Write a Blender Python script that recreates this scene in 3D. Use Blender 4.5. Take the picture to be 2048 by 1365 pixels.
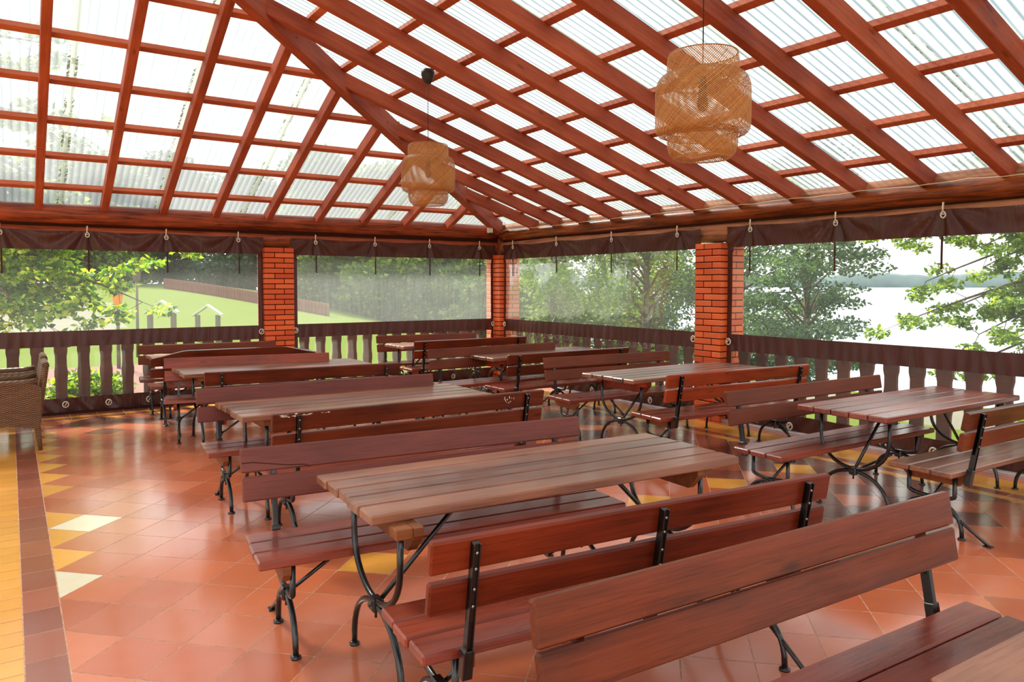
import bpy, bmesh, math, random
import numpy as np
from math import sin, cos, tan, pi, radians, sqrt, atan2, floor
from mathutils import Vector, Matrix

for o in list(bpy.data.objects): bpy.data.objects.remove(o)
S = bpy.context.scene
COL = S.collection

# ------------------------------------------------------------------ camera
EYE = 1.64
cam_data = bpy.data.cameras.new('camera')
cam_data.sensor_fit = 'HORIZONTAL'; cam_data.sensor_width = 36.0
cam_data.lens = 1490.0 / 2048 * 36
cam_data.shift_y = -0.0265
cam_data.clip_end = 9000
cam = bpy.data.objects.new('camera', cam_data); COL.objects.link(cam)
cam.location = (0, 0, EYE)
cam.rotation_euler = (radians(90 - 2.2), 0, radians(56.0 - 90))
S.camera = cam

# ------------------------------------------------------------------ light
S.view_settings.view_transform = 'Standard'
S.view_settings.look = 'None'
S.view_settings.gamma = 1.0
S.view_settings.use_curve_mapping = False
S.view_settings.exposure = 1.0

world = bpy.data.worlds.new('sky'); S.world = world
world.use_nodes = True
wn = world.node_tree; wn.nodes.clear()
w_out = wn.nodes.new('ShaderNodeOutputWorld')
w_bg = wn.nodes.new('ShaderNodeBackground')
w_tc = wn.nodes.new('ShaderNodeTexCoord')
w_sep = wn.nodes.new('ShaderNodeSeparateXYZ')
w_rmp = wn.nodes.new('ShaderNodeValToRGB')
w_nz = wn.nodes.new('ShaderNodeTexNoise'); w_nz.inputs['Scale'].default_value = 2.0
w_rmp.color_ramp.elements[0].position = 0.0; w_rmp.color_ramp.elements[0].color = (1.0, 0.985, 0.96, 1)
w_rmp.color_ramp.elements[1].position = 0.75; w_rmp.color_ramp.elements[1].color = (0.88, 0.94, 1.0, 1)
wn.links.new(w_tc.outputs['Generated'], w_sep.inputs[0])
wn.links.new(w_sep.outputs['Z'], w_rmp.inputs['Fac'])
wn.links.new(w_rmp.outputs['Color'], w_bg.inputs['Color'])
w_bg.inputs['Strength'].default_value = 1.35
wn.links.new(w_bg.outputs[0], w_out.inputs[0])

sun_data = bpy.data.lights.new('sun', 'SUN')
sun_data.energy = 8.0; sun_data.angle = radians(8.0); sun_data.color = (1.0, 0.93, 0.82)
sun = bpy.data.objects.new('sun', sun_data); COL.objects.link(sun)
sun.rotation_euler = Vector((0.16, -0.80, -0.74)).to_track_quat('-Z', 'Y').to_euler()
sun.location = (0, 30, 30)

# ------------------------------------------------------------------ helpers
def c3(r, g, b):
    f = lambda v: (v / 255 / 12.92) if v / 255 <= 0.04045 else ((v / 255 + 0.055) / 1.055) ** 2.4
    return (f(r), f(g), f(b), 1.0)

class MB:
    """collects polygons; every polygon carries a random value and a colour"""
    def __init__(s): s.v = []; s.f = []; s.r = []; s.c = []; s.cur = (1, 1, 1, 1); s.smooth = []
    def add(s, vs, fs, r=None, smooth=False):
        b = len(s.v); s.v += [tuple(p) for p in vs]
        if r is None: r = random.random()
        for f in fs:
            s.f.append([i + b for i in f]); s.r.append(r); s.c.append(s.cur); s.smooth.append(smooth)
        return s
    def box(s, x0, x1, y0, y1, z0, z1, bev=0.0, M=None, r=None):
        cx, cy, cz = (x0 + x1) / 2, (y0 + y1) / 2, (z0 + z1) / 2
        a, b, d = abs(x1 - x0) / 2, abs(y1 - y0) / 2, abs(z1 - z0) / 2
        if bev <= 0:
            V = [(cx + sx * a, cy + sy * b, cz + sz * d) for sx in (-1, 1) for sy in (-1, 1) for sz in (-1, 1)]
            F = [(0, 1, 3, 2), (4, 6, 7, 5), (0, 4, 5, 1), (2, 3, 7, 6), (0, 2, 6, 4), (1, 5, 7, 3)]
        else:
            e = min(bev, a * .9, b * .9, d * .9); V = []; idx = {}
            for sx in (-1, 1):
                for sy in (-1, 1):
                    for sz in (-1, 1):
                        for k in range(3):
                            q = [a - e, b - e, d - e]; q[k] = (a, b, d)[k]
                            idx[(sx, sy, sz, k)] = len(V)
                            V.append((cx + sx * q[0], cy + sy * q[1], cz + sz * q[2]))
            F = []
            for k in range(3):
                u, w = [(1, 2), (2, 0), (0, 1)][k]
                for sg in (-1, 1):
                    q = []
                    for (p, t) in ((-1, -1), (1, -1), (1, 1), (-1, 1)):
                        m = [0, 0, 0]; m[k] = sg; m[u] = p; m[w] = t; q.append(idx[(m[0], m[1], m[2], k)])
                    F.append(q if sg > 0 else q[::-1])
            for k in range(3):
                u, w = [(1, 2), (2, 0), (0, 1)][k]
                for p in (-1, 1):
                    for t in (-1, 1):
                        q = []
                        for (sg, kk) in ((-1, u), (1, u), (1, w), (-1, w)):
                            m = [0, 0, 0]; m[k] = sg; m[u] = p; m[w] = t; q.append(idx[(m[0], m[1], m[2], kk)])
                        F.append(q if p * t > 0 else q[::-1])
            for sx in (-1, 1):
                for sy in (-1, 1):
                    for sz in (-1, 1):
                        q = [idx[(sx, sy, sz, k)] for k in range(3)]
                        F.append(q if sx * sy * sz > 0 else q[::-1])
        if M is not None: V = [tuple(M @ Vector(p)) for p in V]
        return s.add(V, F, r)
    def tube(s, pts, rad, n=8, cap=True, flat=1.0, up=None, smooth=True, r=None):
        P = [Vector(p) for p in pts]; m = len(P)
        R = rad if isinstance(rad, (list, tuple)) else [rad] * m
        T = []
        for i in range(m):
            t = (P[min(i + 1, m - 1)] - P[max(i - 1, 0)]); t.normalize(); T.append(t)
        ref = Vector(up) if up else (Vector((0, 0, 1)) if abs(T[0].z) < .9 else Vector((1, 0, 0)))
        u = T[0].cross(ref); u.normalize(); V = []
        for i in range(m):
            u = u - T[i] * u.dot(T[i]); u.normalize(); w = T[i].cross(u)
            for k in range(n):
                a = 2 * pi * (k + .5) / n
                V.append(P[i] + u * (cos(a) * R[i]) + w * (sin(a) * R[i] * flat))
        F = [(i * n + k, i * n + (k + 1) % n, (i + 1) * n + (k + 1) % n, (i + 1) * n + k) for i in range(m - 1) for k in range(n)]
        if cap: F += [tuple(range(n))[::-1], tuple((m - 1) * n + k for k in range(n))]
        return s.add(V, F, r, smooth)
    def lathe(s, prof, n=32, c=(0, 0, 0), smooth=True):
        V = [(c[0] + r * cos(2 * pi * k / n), c[1] + r * sin(2 * pi * k / n), c[2] + z) for r, z in prof for k in range(n)]
        F = [(i * n + k, i * n + (k + 1) % n, (i + 1) * n + (k + 1) % n, (i + 1) * n + k) for i in range(len(prof) - 1) for k in range(n)]
        return s.add(V, F, None, smooth)
    def prism(s, poly, axis, a, b, r=None):
        """poly in the two other axes, extruded a..b along axis"""
        n = len(poly); V = []
        for t in (a, b):
            for (p, q) in poly:
                V.append({'x': (t, p, q), 'y': (p, t, q), 'z': (p, q, t)}[axis])
        F = [tuple(range(n)), tuple(range(2 * n - 1, n - 1, -1))] + [(i, i + n, (i + 1) % n + n, (i + 1) % n) for i in range(n)]
        return s.add(V, F, r)
    def obj(s, name, mat, parent=None, fix=True):
        me = bpy.data.meshes.new(name)
        me.from_pydata(s.v, [], s.f)
        me.validate(clean_customdata=False)
        if len(me.polygons) == len(s.f):
            at = me.attributes.new('rnd', 'FLOAT', 'FACE'); at.data.foreach_set('value', s.r)
            ac = me.attributes.new('tint', 'FLOAT_COLOR', 'FACE'); ac.data.foreach_set('color', [x for c in s.c for x in c])
            me.polygons.foreach_set('use_smooth', s.smooth)
        if fix:
            bm = bmesh.new(); bm.from_mesh(me); bmesh.ops.recalc_face_normals(bm, faces=bm.faces); bm.to_mesh(me); bm.free()
        me.materials.append(mat)
        o = bpy.data.objects.new(name, me); COL.objects.link(o)
        if parent is not None: o.parent = parent
        return o

def empty(name, loc=(0, 0, 0), rz=0.0):
    o = bpy.data.objects.new(name, None); COL.objects.link(o)
    o.empty_display_size = .1; o.location = loc; o.rotation_euler = (0, 0, rz)
    return o
def tag(o, label=None, cat=None, group=None, kind=None):
    if label: o['label'] = label
    if cat: o['category'] = cat
    if group: o['group'] = group
    if kind: o['kind'] = kind
    return o
KIDS = {}
def copy_tree(o, parent=None):
    c = o.copy(); COL.objects.link(c)
    if parent is not None: c.parent = parent
    for ch in list(o.children): copy_tree(ch, c)
    return c
ORD = ['first', 'second', 'third', 'fourth', 'fifth', 'sixth', 'seventh', 'eighth', 'ninth', 'tenth', 'eleventh', 'twelfth', 'thirteenth', 'fourteenth', 'fifteenth', 'sixteenth', 'seventeenth', 'eighteenth']

# ------------------------------------------------------------------ materials
class NT:
    def __init__(s, name):
        s.m = bpy.data.materials.new(name); s.m.use_nodes = True; s.t = s.m.node_tree; s.t.nodes.clear()
        s.out = s.n('ShaderNodeOutputMaterial')
    def n(s, typ, **kw):
        x = s.t.nodes.new(typ)
        for k, v in kw.items(): setattr(x, k, v)
        return x
    def l(s, a, b): s.t.links.new(a, b)
    def val(s, sock, v):
        if hasattr(v, 'is_output'): s.l(v, sock)
        else: sock.default_value = v
    def math(s, op, a, b=None, c=None, clamp=False):
        x = s.n('ShaderNodeMath', operation=op); x.use_clamp = clamp
        s.val(x.inputs[0], a)
        if b is not None: s.val(x.inputs[1], b)
        if c is not None: s.val(x.inputs[2], c)
        return x.outputs[0]
    def mix(s, f, a, b, blend='MIX'):
        x = s.n('ShaderNodeMix', data_type='RGBA', blend_type=blend)
        s.val(x.inputs[0], f); s.val(x.inputs[6], a); s.val(x.inputs[7], b)
        return x.outputs[2]
    def ramp(s, f, stops):
        x = s.n('ShaderNodeValToRGB'); e = x.color_ramp.elements
        while len(e) < len(stops): e.new(.5)
        for i, (p, c) in enumerate(stops):
            e[i].position = p; e[i].color = c if len(c) == 4 else (*c, 1)
        s.l(f, x.inputs[0]); return x.outputs[0]
    def noise(s, vec, scale, detail=4, rough=.55, dist=0.0):
        x = s.n('ShaderNodeTexNoise'); x.inputs['Scale'].default_value = scale; x.inputs['Detail'].default_value = detail
        x.inputs['Roughness'].default_value = rough; x.inputs['Distortion'].default_value = dist
        if vec is not None: s.l(vec, x.inputs['Vector'])
        return x.outputs['Fac']
    def mapv(s, vec, scale=(1, 1, 1), loc=(0, 0, 0)):
        x = s.n('ShaderNodeMapping'); x.inputs['Scale'].default_value = scale; x.inputs['Location'].default_value = loc
        s.l(vec, x.inputs[0]); return x.outputs[0]
    def vadd(s, a, b):
        x = s.n('ShaderNodeVectorMath', operation='ADD'); s.val(x.inputs[0], a); s.val(x.inputs[1], b); return x.outputs[0]
    def bump(s, h, strength, dist=.01):
        x = s.n('ShaderNodeBump'); x.inputs['Strength'].default_value = strength; x.inputs['Distance'].default_value = dist
        s.l(h, x.inputs['Height']); return x.outputs[0]
    def attr(s, name, out='Fac'):
        x = s.n('ShaderNodeAttribute'); x.attribute_name = name; return x.outputs[out]
    def bsdf(s, color, rough, normal=None, spec=.5, coat=0.0, coat_rough=.1, metal=0.0, emis=None):
        p = s.n('ShaderNodeBsdfPrincipled')
        s.val(p.inputs['Base Color'], color); s.val(p.inputs['Roughness'], rough)
        s.val(p.inputs['Specular IOR Level'], spec); p.inputs['Metallic'].default_value = metal
        p.inputs['Coat Weight'].default_value = coat; p.inputs['Coat Roughness'].default_value = coat_rough
        if normal is not None:
            s.l(normal, p.inputs['Normal'])
        return p
    def done(s, shader): s.l(shader if hasattr(shader, 'is_output') else shader.outputs[0], s.out.inputs[0]); return s.m

def wood(name, dark, light, rough=.3, coat=.4, grain=1.0, scuff=.5, knots=True, spec=.22):
    t = NT(name)
    tc = t.n('ShaderNodeTexCoord').outputs['Object']; r = t.attr('rnd'); oi = t.n('ShaderNodeObjectInfo').outputs['Random']
    off = t.n('ShaderNodeCombineXYZ'); t.l(t.math('MULTIPLY', r, 37.0), off.inputs[0]); t.l(t.math('MULTIPLY', oi, 91.0), off.inputs[1]); t.l(t.math('MULTIPLY', r, 13.0), off.inputs[2])
    v = t.vadd(tc, off.outputs[0])
    g = t.noise(t.mapv(v, (1.6, 34, 34)), 1.0, 6, .62, .6)
    g2 = t.noise(t.mapv(v, (5, 120, 120)), 1.0, 3, .6)
    blot = t.noise(t.mapv(v, (1.3, 3, 3)), 1.3, 3, .5)
    f = t.math('ADD', t.math('MULTIPLY_ADD', t.math('SUBTRACT', g, .5), .65 * grain, .325), t.math('MULTIPLY', blot, .75)); f = t.math('SUBTRACT', f, .09)
    f = t.math('ADD', f, t.math('MULTIPLY', t.math('SUBTRACT', r, .5), .22))
    col = t.ramp(f, [(.33, dark), (.78, light)])
    col = t.mix(t.math('MULTIPLY', t.ramp(g2, [(.52, (0, 0, 0, 1)), (.7, (1, 1, 1, 1))]), .35), col, tuple(x * .45 for x in dark[:3]) + (1,))
    if knots:
        vo = t.n('ShaderNodeTexVoronoi'); vo.inputs['Scale'].default_value = 1.0
        t.l(t.mapv(v, (2.1, 7, 7)), vo.inputs['Vector'])
        kn = t.ramp(vo.outputs['Distance'], [(.05, (1, 1, 1, 1)), (.13, (0, 0, 0, 1))])
        col = t.mix(t.math('MULTIPLY', kn, .5), col, tuple(x * .4 for x in dark[:3]) + (1,))
    sc = t.noise(t.mapv(v, (3, 26, 26)), 4.0, 5, .75)
    scm = t.ramp(sc, [(.71, (0, 0, 0, 1)), (.75, (1, 1, 1, 1))])
    col = t.mix(t.math('MULTIPLY', scm, scuff), col, c3(196, 150, 128))
    rr = t.math('ADD', t.math('MULTIPLY', blot, .22), rough - .08)
    nb = t.bump(t.math('ADD', g, t.math('MULTIPLY', g2, .5)), .22, .004)
    return t.done(t.bsdf(col, rr, nb, spec, coat, .12))

M = {}
M['wood_amber'] = wood('glossy amber brown wood', c3(46, 17, 8), c3(116, 48, 21), .30, .12)
M['wood_cherry'] = wood('glossy cherry wood', c3(52, 14, 7), c3(124, 44, 18), .30, .10)
M['wood_dark'] = wood('dark stained wood', c3(44, 16, 8), c3(108, 44, 20), .30, .10)
M['wood_mauve'] = wood('mauve brown painted wood', c3(88, 44, 38), c3(124, 66, 56), .5, .0, .5, .5, False, .2)
M['wood_brown'] = wood('matt brown painted wood', c3(86, 38, 22), c3(122, 60, 38), .48, .0, .5, .3, False, .2)
M['wood_orange'] = wood('orange red stained wood', c3(100, 32, 12), c3(164, 64, 30), .32, .14)
M['wood_top'] = wood('worn varnished table wood', c3(74, 40, 27), c3(150, 94, 68), .32, .22, 1.2, .9, True, .5)
M['wood_seat'] = wood('worn varnished seat wood', c3(88, 28, 18), c3(144, 60, 38), .26, .25, 1.0, .8, True, .5)
M['wood_top_red'] = wood('reddish worn table wood', c3(84, 32, 20), c3(150, 68, 46), .28, .25, 1.0, .75, True, .5)
M['wood_beam'] = wood('ochre brown bearer wood', c3(76, 38, 20), c3(140, 80, 44), .55, .0)
M['rafter'] = wood('red stained rafter', c3(138, 58, 38), c3(196, 98, 68), .62, .0, .8, .12)
M['hip'] = wood('dark red stained beam', c3(100, 40, 26), c3(176, 84, 58), .6, .0, 1.0, .12)
M['batten'] = wood('red stained batten', c3(154, 66, 44), c3(208, 116, 84), .65, .0, .7, .12)
M['log_red'] = wood('red varnished log', c3(88, 34, 18), c3(182, 88, 52), .42, .12, 1.9, .35)
M['log_tan'] = wood('tan varnished log', c3(112, 60, 38), c3(200, 132, 92), .5, .08, 1.9, .3)
M['log_amber'] = wood('amber varnished log', c3(86, 36, 12), c3(178, 88, 36), .38, .15, 1.9, .3)
M['baluster'] = wood('brown stained baluster', c3(84, 44, 34), c3(120, 70, 56), .75, .0, .6, .1, False, .1)

def plain(name, col, rough, spec=.5, metal=0.0, coat=0.0, nscale=0, nstr=.1, var=.0):
    t = NT(name); tc = t.n('ShaderNodeTexCoord').outputs['Object']; nb = None; c = col
    if nscale:
        n = t.noise(tc, nscale, 5); nb = t.bump(n, nstr, .003)
        if var: c = t.mix(t.ramp(n, [(.3, (0, 0, 0, 1)), (.7, (1, 1, 1, 1))]), tuple(x * (1 - var) for x in col[:3]) + (1,), tuple(min(1, x * (1 + var)) for x in col[:3]) + (1,))
    return t.done(t.bsdf(c, rough, nb, spec, coat, .1, metal))
M['iron'] = plain('black painted iron', c3(20, 18, 17), .32, .5, 0, .2, 40, .12, .3)
M['bolt'] = plain('zinc bolt', c3(170, 165, 155), .4, .6, .8)
M['fitting'] = plain('cream plastic fitting', c3(226, 212, 190), .4, .5, 0, .2)
M['cable'] = plain('cream cable', c3(214, 194, 160), .5)
M['cord'] = plain('black cord', c3(30, 26, 24), .6)
M['cup'] = plain('dark pleated ceiling cup', c3(46, 42, 42), .5, .4, 0, 0, 60, .3, .3)
M['strap'] = plain('brown webbing strap', c3(66, 34, 24), .8)
M['bark'] = plain('tree bark', c3(92, 76, 62), .9, .2, 0, 0, 14, .8, .4)

# terracotta floor tiles: colour per tile, grout is its own mesh material
t = NT('glazed floor tiles'); tc = t.n('ShaderNodeTexCoord').outputs['Object']
tint = t.attr('tint', 'Color'); n1 = t.noise(tc, 2.2, 4, .6); n2 = t.noise(tc, 60, 3, .6); n3 = t.noise(tc, 9, 5, .6)
col = t.mix(t.math('MULTIPLY', t.ramp(n3, [(.35, (0, 0, 0, 1)), (.75, (1, 1, 1, 1))]), .25), tint, t.mix(1.0, tint, (.72, .66, .64, 1), 'MULTIPLY'))
rg = t.math('ADD', t.math('MULTIPLY', n1, .18), .09); rg = t.math('ADD', rg, t.math('MULTIPLY', n3, .05))
M['tile'] = t.done(t.bsdf(col, rg, t.bump(t.math('ADD', n2, t.math('MULTIPLY', n1, 6.0)), .05, .003), .7, .3, .11))
M['grout'] = plain('cream grout', c3(196, 150, 122), .9, .2, 0, 0, 30, .3, .35)

# brick: real faces are built per brick, this is the clay
t = NT('orange clay brick'); tc = t.n('ShaderNodeTexCoord').outputs['Object']; r = t.attr('rnd')
n = t.noise(tc, 30, 5); c = t.mix(r, c3(208, 78, 28), c3(240, 110, 50)); c = t.mix(t.math('MULTIPLY', t.ramp(n, [(.5, (0, 0, 0, 1)), (.8, (1, 1, 1, 1))]), .25), c, c3(160, 60, 30))
M['brick'] = t.done(t.bsdf(c, .55, t.bump(n, .3, .003), .4))
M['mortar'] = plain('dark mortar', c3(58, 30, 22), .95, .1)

# brown tarpaulin with creases
t = NT('brown tarpaulin'); tc = t.n('ShaderNodeTexCoord').outputs['Object']
n = t.noise(t.mapv(tc, (7, 7, 1.2)), 1.0, 3, .5, 1.5); n2 = t.noise(tc, 60, 3)
M['tarp'] = t.done(t.bsdf(t.mix(n, c3(62, 30, 22), c3(94, 50, 40)), .36, t.bump(t.math('ADD', n, t.math('MULTIPLY', n2, .04)), .45, .03), .3, .06, .2))

def pvc(name, haze, streak, tint=(.94, .97, .95, 1)):
    t = NT(name); tc = t.n('ShaderNodeTexCoord').outputs['Object']
    v = t.noise(t.mapv(tc, (26, 26, 1.6)), 1.0, 5, .7); h = t.noise(t.mapv(tc, (1.1, 1.1, 1.6)), 1.0, 3, .5); hz = t.noise(t.mapv(tc, (2, 2, 40)), 1.0, 4, .7)
    wr = t.noise(t.mapv(tc, (3, 3, 1.5)), 1.2, 2, .5, 2.0)
    m = t.math('ADD', t.math('MULTIPLY', t.ramp(v, [(.3, (.25, .25, .25, 1)), (.8, (1, 1, 1, 1))]), streak), t.math('MULTIPLY', t.ramp(h, [(.2, (.55, .55, .55, 1)), (.8, (1, 1, 1, 1))]), haze))
    m = t.math('ADD', m, t.math('MULTIPLY', hz, streak * .4), None, True)
    tr = t.n('ShaderNodeBsdfTransparent'); tr.inputs[0].default_value = tint
    df = t.n('ShaderNodeBsdfDiffuse'); df.inputs[0].default_value = (.62, .66, .62, 1)
    tl = t.n('ShaderNodeBsdfTranslucent'); tl.inputs[0].default_value = (.62, .68, .64, 1)
    mm = t.n('ShaderNodeMixShader'); mm.inputs[0].default_value = .5; t.l(df.outputs[0], mm.inputs[1]); t.l(tl.outputs[0], mm.inputs[2])
    a = t.n('ShaderNodeMixShader'); t.l(m, a.inputs[0]); t.l(tr.outputs[0], a.inputs[1]); t.l(mm.outputs[0], a.inputs[2])
    gl = t.n('ShaderNodeBsdfGlossy'); gl.inputs['Roughness'].default_value = .08; t.l(t.bump(wr, .12, .03), gl.inputs['Normal'])
    fr = t.n('ShaderNodeFresnel'); fr.inputs[0].default_value = 1.4
    b = t.n('ShaderNodeMixShader'); t.l(t.math('MULTIPLY', fr.outputs[0], .22), b.inputs[0]); t.l(a.outputs[0], b.inputs[1]); t.l(gl.outputs[0], b.inputs[2])
    return t.done(b.outputs[0])
M['pvc_clear'] = pvc('clear vinyl window', .09, .05)
M['pvc_hazy'] = pvc('scratched vinyl window', .13, .11)
M['pvc_low'] = pvc('dusty vinyl window', .07, .06)

# corrugated translucent roofing
def roofing(name, ax, tintc, dirty, clear):
    t = NT(name); tc = t.n('ShaderNodeTexCoord').outputs['Object']
    sp = t.n('ShaderNodeSeparateXYZ'); t.l(tc, sp.inputs[0]); across = sp.outputs[ax]; along = sp.outputs[1 - ax]
    # overlaps of neighbouring sheets: a doubled strip, with moss caught in it
    per = 1.14
    ph = t.math('FRACT', t.math('DIVIDE', across, per)); d = t.math('ABSOLUTE', t.math('SUBTRACT', ph, .5))
    seam = t.math('LESS_THAN', d, .035)
    edge = t.math('LESS_THAN', t.math('ABSOLUTE', t.math('SUBTRACT', d, .03)), .012)
    mo = t.noise(tc, 26, 5, .7); mo2 = t.noise(tc, 2.0, 2, .5)
    moss = t.math('MULTIPLY', edge, t.ramp(t.math('ADD', t.math('MULTIPLY', mo, .6), t.math('MULTIPLY', mo2, .5)), [(.55, (0, 0, 0, 1)), (.62, (1, 1, 1, 1))]))
    # grime lies in the troughs of the corrugation
    w = t.math('SINE', t.math('MULTIPLY', across, 2 * pi / .076)); tr = t.ramp(t.math('MULTIPLY_ADD', w, .5, .5), [(.0, (1, 1, 1, 1)), (.32, (0, 0, 0, 1))])
    g = t.noise(t.mapv(tc, (9, 2, 2) if ax == 0 else (2, 9, 2)), 1.0, 3, .6)
    grime = t.math('MULTIPLY', tr, t.ramp(g, [(.25, (.55, .55, .55, 1)), (.6, (1, 1, 1, 1))]))
    grime = t.math('MULTIPLY', grime, dirty)
    col = t.mix(grime, tintc, t.mix(1.0, tintc, (.40, .47, .50, 1), 'MULTIPLY'))
    col = t.mix(t.math('MULTIPLY', seam, .7), col, t.mix(1.0, col, (.78, .78, .60, 1), 'MULTIPLY'))
    col = t.mix(moss, col, (.06, .06, .035, 1))
    tl = t.n('ShaderNodeBsdfTranslucent'); t.l(col, tl.inputs[0])
    ts = t.n('ShaderNodeBsdfTransparent'); t.l(col, ts.inputs[0])
    a = t.n('ShaderNodeMixShader'); a.inputs[0].default_value = clear; t.l(tl.outputs[0], a.inputs[1]); t.l(ts.outputs[0], a.inputs[2])
    gl = t.n('ShaderNodeBsdfGlossy'); gl.inputs['Roughness'].default_value = .3
    b = t.n('ShaderNodeMixShader'); b.inputs[0].default_value = .05; t.l(a.outputs[0], b.inputs[1]); t.l(gl.outputs[0], b.inputs[2])
    return t.done(b.outputs[0])
M['roof_y'] = roofing('white translucent roofing', 0, (.335, .352, .352, 1), .6, .62)
M['roof_x'] = roofing('bluish translucent roofing', 1, (.345, .375, .375, 1), 1.2, .55)

t = NT('woven bamboo'); tc = t.n('ShaderNodeTexCoord').outputs['Object']; r = t.attr('rnd')
n = t.noise(tc, 60, 4); cc = t.mix(r, c3(196, 124, 62), c3(232, 172, 104)); cc = t.mix(t.math('MULTIPLY', n, .4), cc, c3(150, 84, 38))
p = t.bsdf(cc, .5, None, .4); tl = t.n('ShaderNodeBsdfTranslucent'); t.l(cc, tl.inputs[0])
mx = t.n('ShaderNodeMixShader'); mx.inputs[0].default_value = .3; t.l(p.outputs[0], mx.inputs[1]); t.l(tl.outputs[0], mx.inputs[2])
M['bamboo'] = t.done(mx.outputs[0])

# wicker weave
t = NT('brown wicker'); tc = t.n('ShaderNodeTexCoord').outputs['Object']
sp = t.n('ShaderNodeSeparateXYZ'); t.l(tc, sp.inputs[0])
z = sp.outputs[2]; xy = t.math('ADD', sp.outputs[0], sp.outputs[1])
row = t.math('MULTIPLY', z, 95.0); rowi = t.math('FLOOR', row)
h1 = t.math('ABSOLUTE', t.math('SINE', t.math('MULTIPLY', row, pi)))
colw = t.math('SINE', t.math('ADD', t.math('MULTIPLY', xy, 2 * pi / .055), t.math('MULTIPLY', rowi, pi)))
h = t.math('MULTIPLY', h1, t.math('MULTIPLY_ADD', colw, .35, .65))
n = t.noise(t.mapv(tc, (6, 6, 40)), 2.0, 4)
ck = t.ramp(t.math('ADD', t.math('MULTIPLY', h, .7), t.math('MULTIPLY', n, .4)), [(.2, c3(34, 18, 9)), (.6, c3(116, 72, 38)), (.98, c3(190, 140, 88))])
M['wicker'] = t.done(t.bsdf(ck, .45, t.bump(h, .8, .006), .5))

def leafmat(name, trans=.45):
    t = NT(name); c = t.attr('tint', 'Color')
    p = t.bsdf(c, .5, None, .35); tl = t.n('ShaderNodeBsdfTranslucent'); t.l(t.mix(1.0, c, (1.25, 1.2, .55, 1), 'MULTIPLY'), tl.inputs[0])
    a = t.n('ShaderNodeMixShader'); a.inputs[0].default_value = trans; t.l(p.outputs[0], a.inputs[1]); t.l(tl.outputs[0], a.inputs[2])
    return t.done(a.outputs[0])
M['leaf'] = leafmat('green leaves'); M['leaf_thin'] = leafmat('thin sunlit leaves', .65)

t = NT('grass and earth'); tc = t.n('ShaderNodeTexCoord').outputs['Object']
n = t.noise(tc, .35, 6, .6); n2 = t.noise(tc, 14, 4, .6); tint = t.attr('tint', 'Color')
c = t.mix(t.math('MULTIPLY', t.ramp(n, [(.35, (0, 0, 0, 1)), (.7, (1, 1, 1, 1))]), .3), tint, t.mix(1.0, tint, (.75, .8, .6, 1), 'MULTIPLY'))
c = t.mix(t.math('MULTIPLY', n2, .25), c, t.mix(1.0, c, (.6, .65, .5, 1), 'MULTIPLY'))
M['ground'] = t.done(t.bsdf(c, .95, t.bump(n2, .5, .03), .1))
t = NT('lake water'); tc = t.n('ShaderNodeTexCoord').outputs['Object']
n = t.noise(t.mapv(tc, (1, 1, 1)), 1.1, 5, .6)
M['water'] = t.done(t.bsdf(c3(110, 126, 134), .2, t.bump(n, .3, .2), .5))
M['playhouse'] = plain('pale painted roof board', c3(176, 186, 150), .6)
M['post'] = plain('grey brown post', c3(96, 84, 72), .8)
M['fence'] = plain('red brown fence', c3(112, 66, 54), .9, .3, 0, 0, 4, .4, .3)
M['lantern'] = plain('amber lantern glass', c3(232, 150, 60), .3)
M['kerb'] = plain('pale skirting stone', c3(186, 168, 164), .5, .4, 0, 0, 8, .1, .15)

# ------------------------------------------------------------------ floor
YW, XW = 11.0, 7.12          # inner planes of the two curtained sides
def clip(poly, a, b, c):     # keep a*x+b*y<=c
    out = []
    for i in range(len(poly)):
        p, q = poly[i], poly[(i + 1) % len(poly)]
        dp, dq = a * p[0] + b * p[1] - c, a * q[0] + b * q[1] - c
        if dp <= 0: out.append(p)
        if dp * dq < 0:
            s = dp / (dp - dq); out.append((p[0] + (q[0] - p[0]) * s, p[1] + (q[1] - p[1]) * s))
    return out
def area(p): return abs(sum(p[i][0] * p[(i + 1) % len(p)][1] - p[(i + 1) % len(p)][0] * p[i][1] for i in range(len(p)))) / 2
rf = random.Random(7)
TERRA = [c3(202, 108, 70), c3(196, 102, 64), c3(208, 114, 76), c3(192, 98, 62)]
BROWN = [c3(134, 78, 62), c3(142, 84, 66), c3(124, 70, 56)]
YEL = c3(238, 164, 70); CREAM = c3(238, 222, 192)
def jit(c, a=.08):
    k = 1 + rf.uniform(-a, a); return (min(1, c[0] * k), min(1, c[1] * k), min(1, c[2] * k), 1)
fl = MB(); G = .0030
def tile(poly, col):
    if len(poly) < 3 or area(poly) < 2e-4: return
    cx = sum(p[0] for p in poly) / len(poly); cy = sum(p[1] for p in poly) / len(poly)
    q = []
    for p in poly:
        d = sqrt((p[0] - cx) ** 2 + (p[1] - cy) ** 2) or 1; k = max(0, 1 - G * 1.3 / d)
        q.append((cx + (p[0] - cx) * k, cy + (p[1] - cy) * k, .003 + rf.uniform(0, .0004)))
    fl.cur = jit(col); fl.add(q, [tuple(range(len(q)))])
X0, X1, Y0, Y1 = .184, 6.28, -2.5, 10.50    # field of diagonal tiles
dg = .4476; h = dg / 2
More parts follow.
